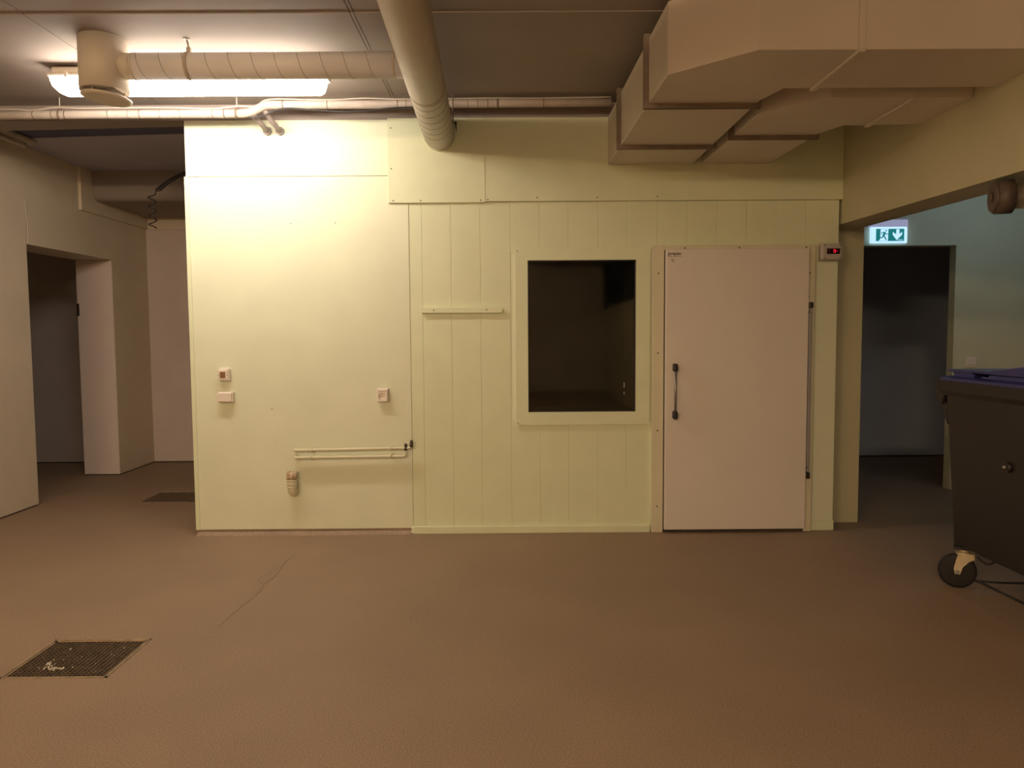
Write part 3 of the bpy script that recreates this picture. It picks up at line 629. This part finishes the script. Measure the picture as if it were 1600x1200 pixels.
stroke([(580, 560), (606, 595), (640, 655)], 30); stroke([(568, 556), (545, 600), (470, 607)], 28)
obj('running_figure', bm, SIGNG, pl)
b = nb(); prism(b, [sp(955, 655), sp(1075, 655), sp(1075, 668), sp(955, 668)], 1, SY - 0.0038, SY - 0.002); obj('fine_print_line', b, SIGNW, pl)
t = thing('wall_switch', (4.315, 1.45, 1.15), 'white switch on the side room wall above the bin', 'switch')
b = nb(); box(b, 4.262, 4.366, 1.432, 1.452, 1.152, 1.248, 0.004); obj('switch_frame', b, WPLAST, t)
bx('rocker', WPLAST, t, 4.284, 4.346, 1.424, 1.434, 1.172, 1.230, 0.004)

# ------------------------------------------------------------------ floor drains
def drain(x0, x1, y0, y1, label, pitch):
    t = thing('floor_drain', ((x0 + x1) / 2, (y0 + y1) / 2, 0), label, 'floor drain')
    b = nb(); box(b, x0, x1, y0, y1, -0.11, -0.10); obj('drain_pit', b, PIT, t)
    w = 0.022; b = nb()
    box(b, x0, x1, y0, y0 + 0.010, -0.1, 0.003); box(b, x0, x1, y1 - 0.010, y1, -0.1, 0.003); box(b, x0, x0 + 0.010, y0, y1, -0.1, 0.003); box(b, x1 - 0.010, x1, y0, y1, -0.1, 0.003)
    box(b, x0, x1, y0, y0 + w, -0.1, -0.002); box(b, x0, x1, y1 - w, y1, -0.1, -0.002); box(b, x0, x0 + w, y0, y1, -0.1, -0.002); box(b, x1 - w, x1, y0, y1, -0.1, -0.002)
    obj('drain_frame', b, DFR, t)
    b = nb(); xa, xb, ya, yb = x0 + w, x1 - w, y0 + w, y1 - w
    nx, ny = round((xb - xa) / pitch), round((yb - ya) / pitch)
    for k in range(nx + 1): c = xa + (xb - xa) * k / nx; box(b, c - 0.0017, c + 0.0017, ya, yb, -0.022, 0.0)
    for k in range(ny + 1): c = ya + (yb - ya) * k / ny; box(b, xa, xb, c - 0.0017, c + 0.0017, -0.022, -0.001)
    obj('grate', b, GRATE, t)
    return t
t = drain(-2.25, -1.775, -2.405, -1.98, 'square floor drain grate in the left foreground', 0.021)
drain(-3.35, -2.60, 1.145, 1.62, 'floor drain grate in the alcove half behind the green wall', 0.024)
b = nb()
for i in range(42):
    a = random.uniform(PI * 0.95, PI * 1.75); r = 0.065 + random.gauss(0, 0.007); s = random.uniform(0.0012, 0.0042)
    x, y = -2.055 + r * math.cos(a) * 1.0, -2.245 + r * math.sin(a) * 0.95
    box(b, x - s, x + s, y - s, y + s, -0.002, 0.002)
for i in range(12):
    x, y, s = random.uniform(-2.15, -1.85), random.uniform(-2.3, -2.05), random.uniform(0.001, 0.003); box(b, x - s, x + s, y - s, y + s, -0.002, 0.002)
o = obj('white_residue', b, LIME, t, 'white crumbs caught on the grate'); o['kind'] = 'stuff'

# ------------------------------------------------------------------ waste container
bn = thing('waste_container', (3.22, -1.80, 0), 'dark grey wheeled waste container with blue lid at right', 'waste container')
BX0, BX1, BY0, BY1 = 2.585, 3.86, -2.34, -1.280               # bottom of the body
TX0, TX1, TY0, TY1 = 2.545, 3.90, -2.42, -1.225               # body under the rim
b = nb()
def loft(bm, secs, rad=0.07, n=5):
    R = []
    for (x0, x1, y0, y1, z, r) in secs:
        pts = []
        for cx_, cy_, a0 in ((x1 - r, y1 - r, 0), (x0 + r, y1 - r, PI / 2), (x0 + r, y0 + r, PI), (x1 - r, y0 + r, 1.5 * PI)):
            for k in range(n + 1): a = a0 + PI / 2 * k / n; pts.append(bm.verts.new((cx_ + r * math.cos(a), cy_ + r * math.sin(a), z)))
        R.append(pts)
    for i in range(len(R) - 1):
        for k in range(len(R[i])): j = (k + 1) % len(R[i]); bm.faces.new((R[i][k], R[i][j], R[i + 1][j], R[i + 1][k]))
    bm.faces.new(R[0][::-1]); bm.faces.new(R[-1]); bmesh.ops.recalc_face_normals(bm, faces=bm.faces[:])
loft(b, [(BX0 + .03, BX1 - .03, BY0 + .03, BY1 - .03, 0.250, 0.04), (BX0, BX1, BY0, BY1, 0.268, 0.05), (TX0, TX1, TY0, TY1, 1.14, 0.06)])
body = obj('bin_body', b, BINM, bn)
b = nb(); loft(b, [(TX0 - .004, TX1 + .01, TY0 - .02, TY1 + .02, 1.125, 0.06), (TX0 - .018, TX1 + .03, TY0 - .06, TY1 + .075, 1.150, 0.05), (TX0 - .020, TX1 + .03, TY0 - .06, TY1 + .085, 1.212, 0.05)])
obj('bin_rim', b, BINM, bn)
b = nb(); prism(b, [(-1.245, 1.135), (-1.150, 1.135), (-1.172, 1.078), (-1.215, 1.062)], 0, 2.545, 2.66, 0.005); obj('lifting_lug', b, BLACK, bn)
b = nb(); prism(b, [(-1.26, 1.08), (-1.185, 1.075), (-1.23, 1.00), (-1.258, 0.95)], 0, 2.555, 2.60, 0.006); obj('lug_gusset', b, BINM, bn)
b = nb(); tube(b, [(2.565, -1.815, 0.797), (2.543, -1.815, 0.797)], 0.028, 20); pin = obj('pin_seat', b, BLACK, bn)
b = nb(); tube(b, [(2.545, -1.815, 0.797), (2.534, -1.815, 0.797), (2.530, -1.815, 0.797)], [0.011, 0.011, 0.006], 16); obj('pin', b, STEEL, pin)
# lid: flat slab with raised cross ribs
b = nb(); loft(b, [(2.525, 3.93, -2.47, -1.20, 1.208, 0.04), (2.527, 3.93, -2.47, -1.20, 1.226, 0.04), (2.56, 3.9, -2.44, -1.23, 1.236, 0.04)])
lid = obj('lid', b, LIDM, bn)
b = nb(); prism(b, [(-1.30, 1.232), (-1.275, 1.264), (-1.45, 1.264), (-1.49, 1.248), (-1.47, 1.232)], 0, 2.57, 3.85, 0.003); obj('hinge_rib', b, LIDM, lid)
b = nb(); box(b, 2.57, 3.85, -2.40, -1.61, 1.232, 1.258, 0.003); obj('hinge_rib', b, LIDM, lid)
b = nb(); prism(b, [(-1.22, 1.269), (-1.24, 1.274), (-1.62, 1.277), (-1.95, 1.318), (-2.40, 1.277), (-2.40, 1.262), (-1.24, 1.262)], 0, 2.56, 3.85, 0.002); obj('lid_flap', b, LIDM, lid)
b = nb(); prism(b, [(-1.66, 1.285), (-1.92, 1.3165), (-1.93, 1.3215), (-1.66, 1.288)], 0, 2.585, 3.83); obj('lid_panel', b, LIDL, lid, 'paler panel')
b = nb(); box(b, 2.60, 3.80, -1.60, -1.50, 1.234, 1.242); obj('lid_panel', b, LIDL, lid, 'paler panel')
def caster(x, y, ang):
    root = thing_part = bpy.data.objects.new('caster', None); COL.objects.link(root); root.parent = bn; root.location = Vector((x, y, 0)) - bn.location
    def rot(bm):
        bmesh.ops.rotate(bm, cent=(x, y, 0), matrix=Matrix.Rotation(ang, 3, 'Z'), verts=bm.verts[:]); return bm
    w = nb(); c = Vector((x + 0.035, y, 0.1))                # wheel axis along local Y
    prof = [(0.0, 0.03), (0.018, 0.026), (0.08, 0.024), (0.096, 0.018), (0.1, 0.0)]
    seg = 36; R = []
    for r_, hw in prof[1:] : pass
    rings = [(0.030, -0.024), (0.080, -0.021), (0.095, -0.019), (0.1, -0.009), (0.1, 0.009), (0.095, 0.019), (0.080, 0.021), (0.030, 0.024)]
    for rr, yy in rings: R.append([w.verts.new(c + Vector((rr * math.cos(2 * PI * k / seg), yy, rr * math.sin(2 * PI * k / seg)))) for k in range(seg)])
    for i in range(len(R) - 1):
        for k in range(seg): f = w.faces.new((R[i][k], R[i][(k + 1) % seg], R[i + 1][(k + 1) % seg], R[i + 1][k])); f.smooth = True
    w.faces.new(R[0]); w.faces.new(R[-1][::-1]); bmesh.ops.recalc_face_normals(w, faces=w.faces[:])
    obj('wheel', rot(w), RUBBER, root)
    f = nb()
    for s in (-1, 1):
        y0, y1 = sorted((y + s * 0.029, y + s * 0.033))
        prism(f, [(x + 0.022, 0.085), (x + 0.048, 0.085), (x + 0.055, 0.12), (x + 0.045, 0.165), (x + 0.035, 0.205), (x - 0.045, 0.21), (x - 0.050, 0.18), (x - 0.02, 0.165), (x + 0.010, 0.13)], 1, y0, y1, 0.001)
    box(f, x - 0.05, x + 0.045, y - 0.034, y + 0.034, 0.203, 0.211, 0.003); tube(f, [(x, y, 0.21), (x, y, 0.236)], 0.026, 20)
    obj('fork', rot(f), ZINC, root)
    a = nb(); tube(a, [(x + 0.035, y - 0.041, 0.1), (x + 0.035, y + 0.041, 0.1)], 0.012, 12); obj('axle', rot(a), STEEL, root)
    pz = nb(); box(pz, x - 0.055, x + 0.055, y - 0.045, y + 0.045, 0.234, 0.25, 0.003); obj('mounting_plate', rot(pz), BINM, root)
caster(2.645, -1.325, PI * 0.85)
caster(3.74, -1.41, PI * 0.55)
caster(2.67, -2.25, PI * 0.6)
caster(3.74, -2.25, PI * 0.45)
b = nb(); tube(b, smoothpath([(2.63, -1.47, 0.228), (2.60, -1.53, 0.235), (2.605, -1.60, 0.225), (2.62, -1.66, 0.262)], 6), 0.006, 8); obj('brake_lever', b, BLACK, bn)
cable('floor_cable', [(2.70, -1.14, 0.006), (2.80, -1.22, 0.006), (3.05, -1.262, 0.006), (3.6, -1.2, 0.006), (4.6, -1.1, 0.006)], 0.0055, CABD, 'black cable on the floor running behind the bin wheel')
cable('floor_cable', [(2.73, -1.15, 0.006), (2.785, -1.225, 0.007), (2.80, -1.40, 0.006), (2.81, -1.60, 0.006), (2.83, -1.9, 0.006), (2.85, -2.4, 0.006)], 0.008, CABD, 'thicker black cable on the floor under the bin')
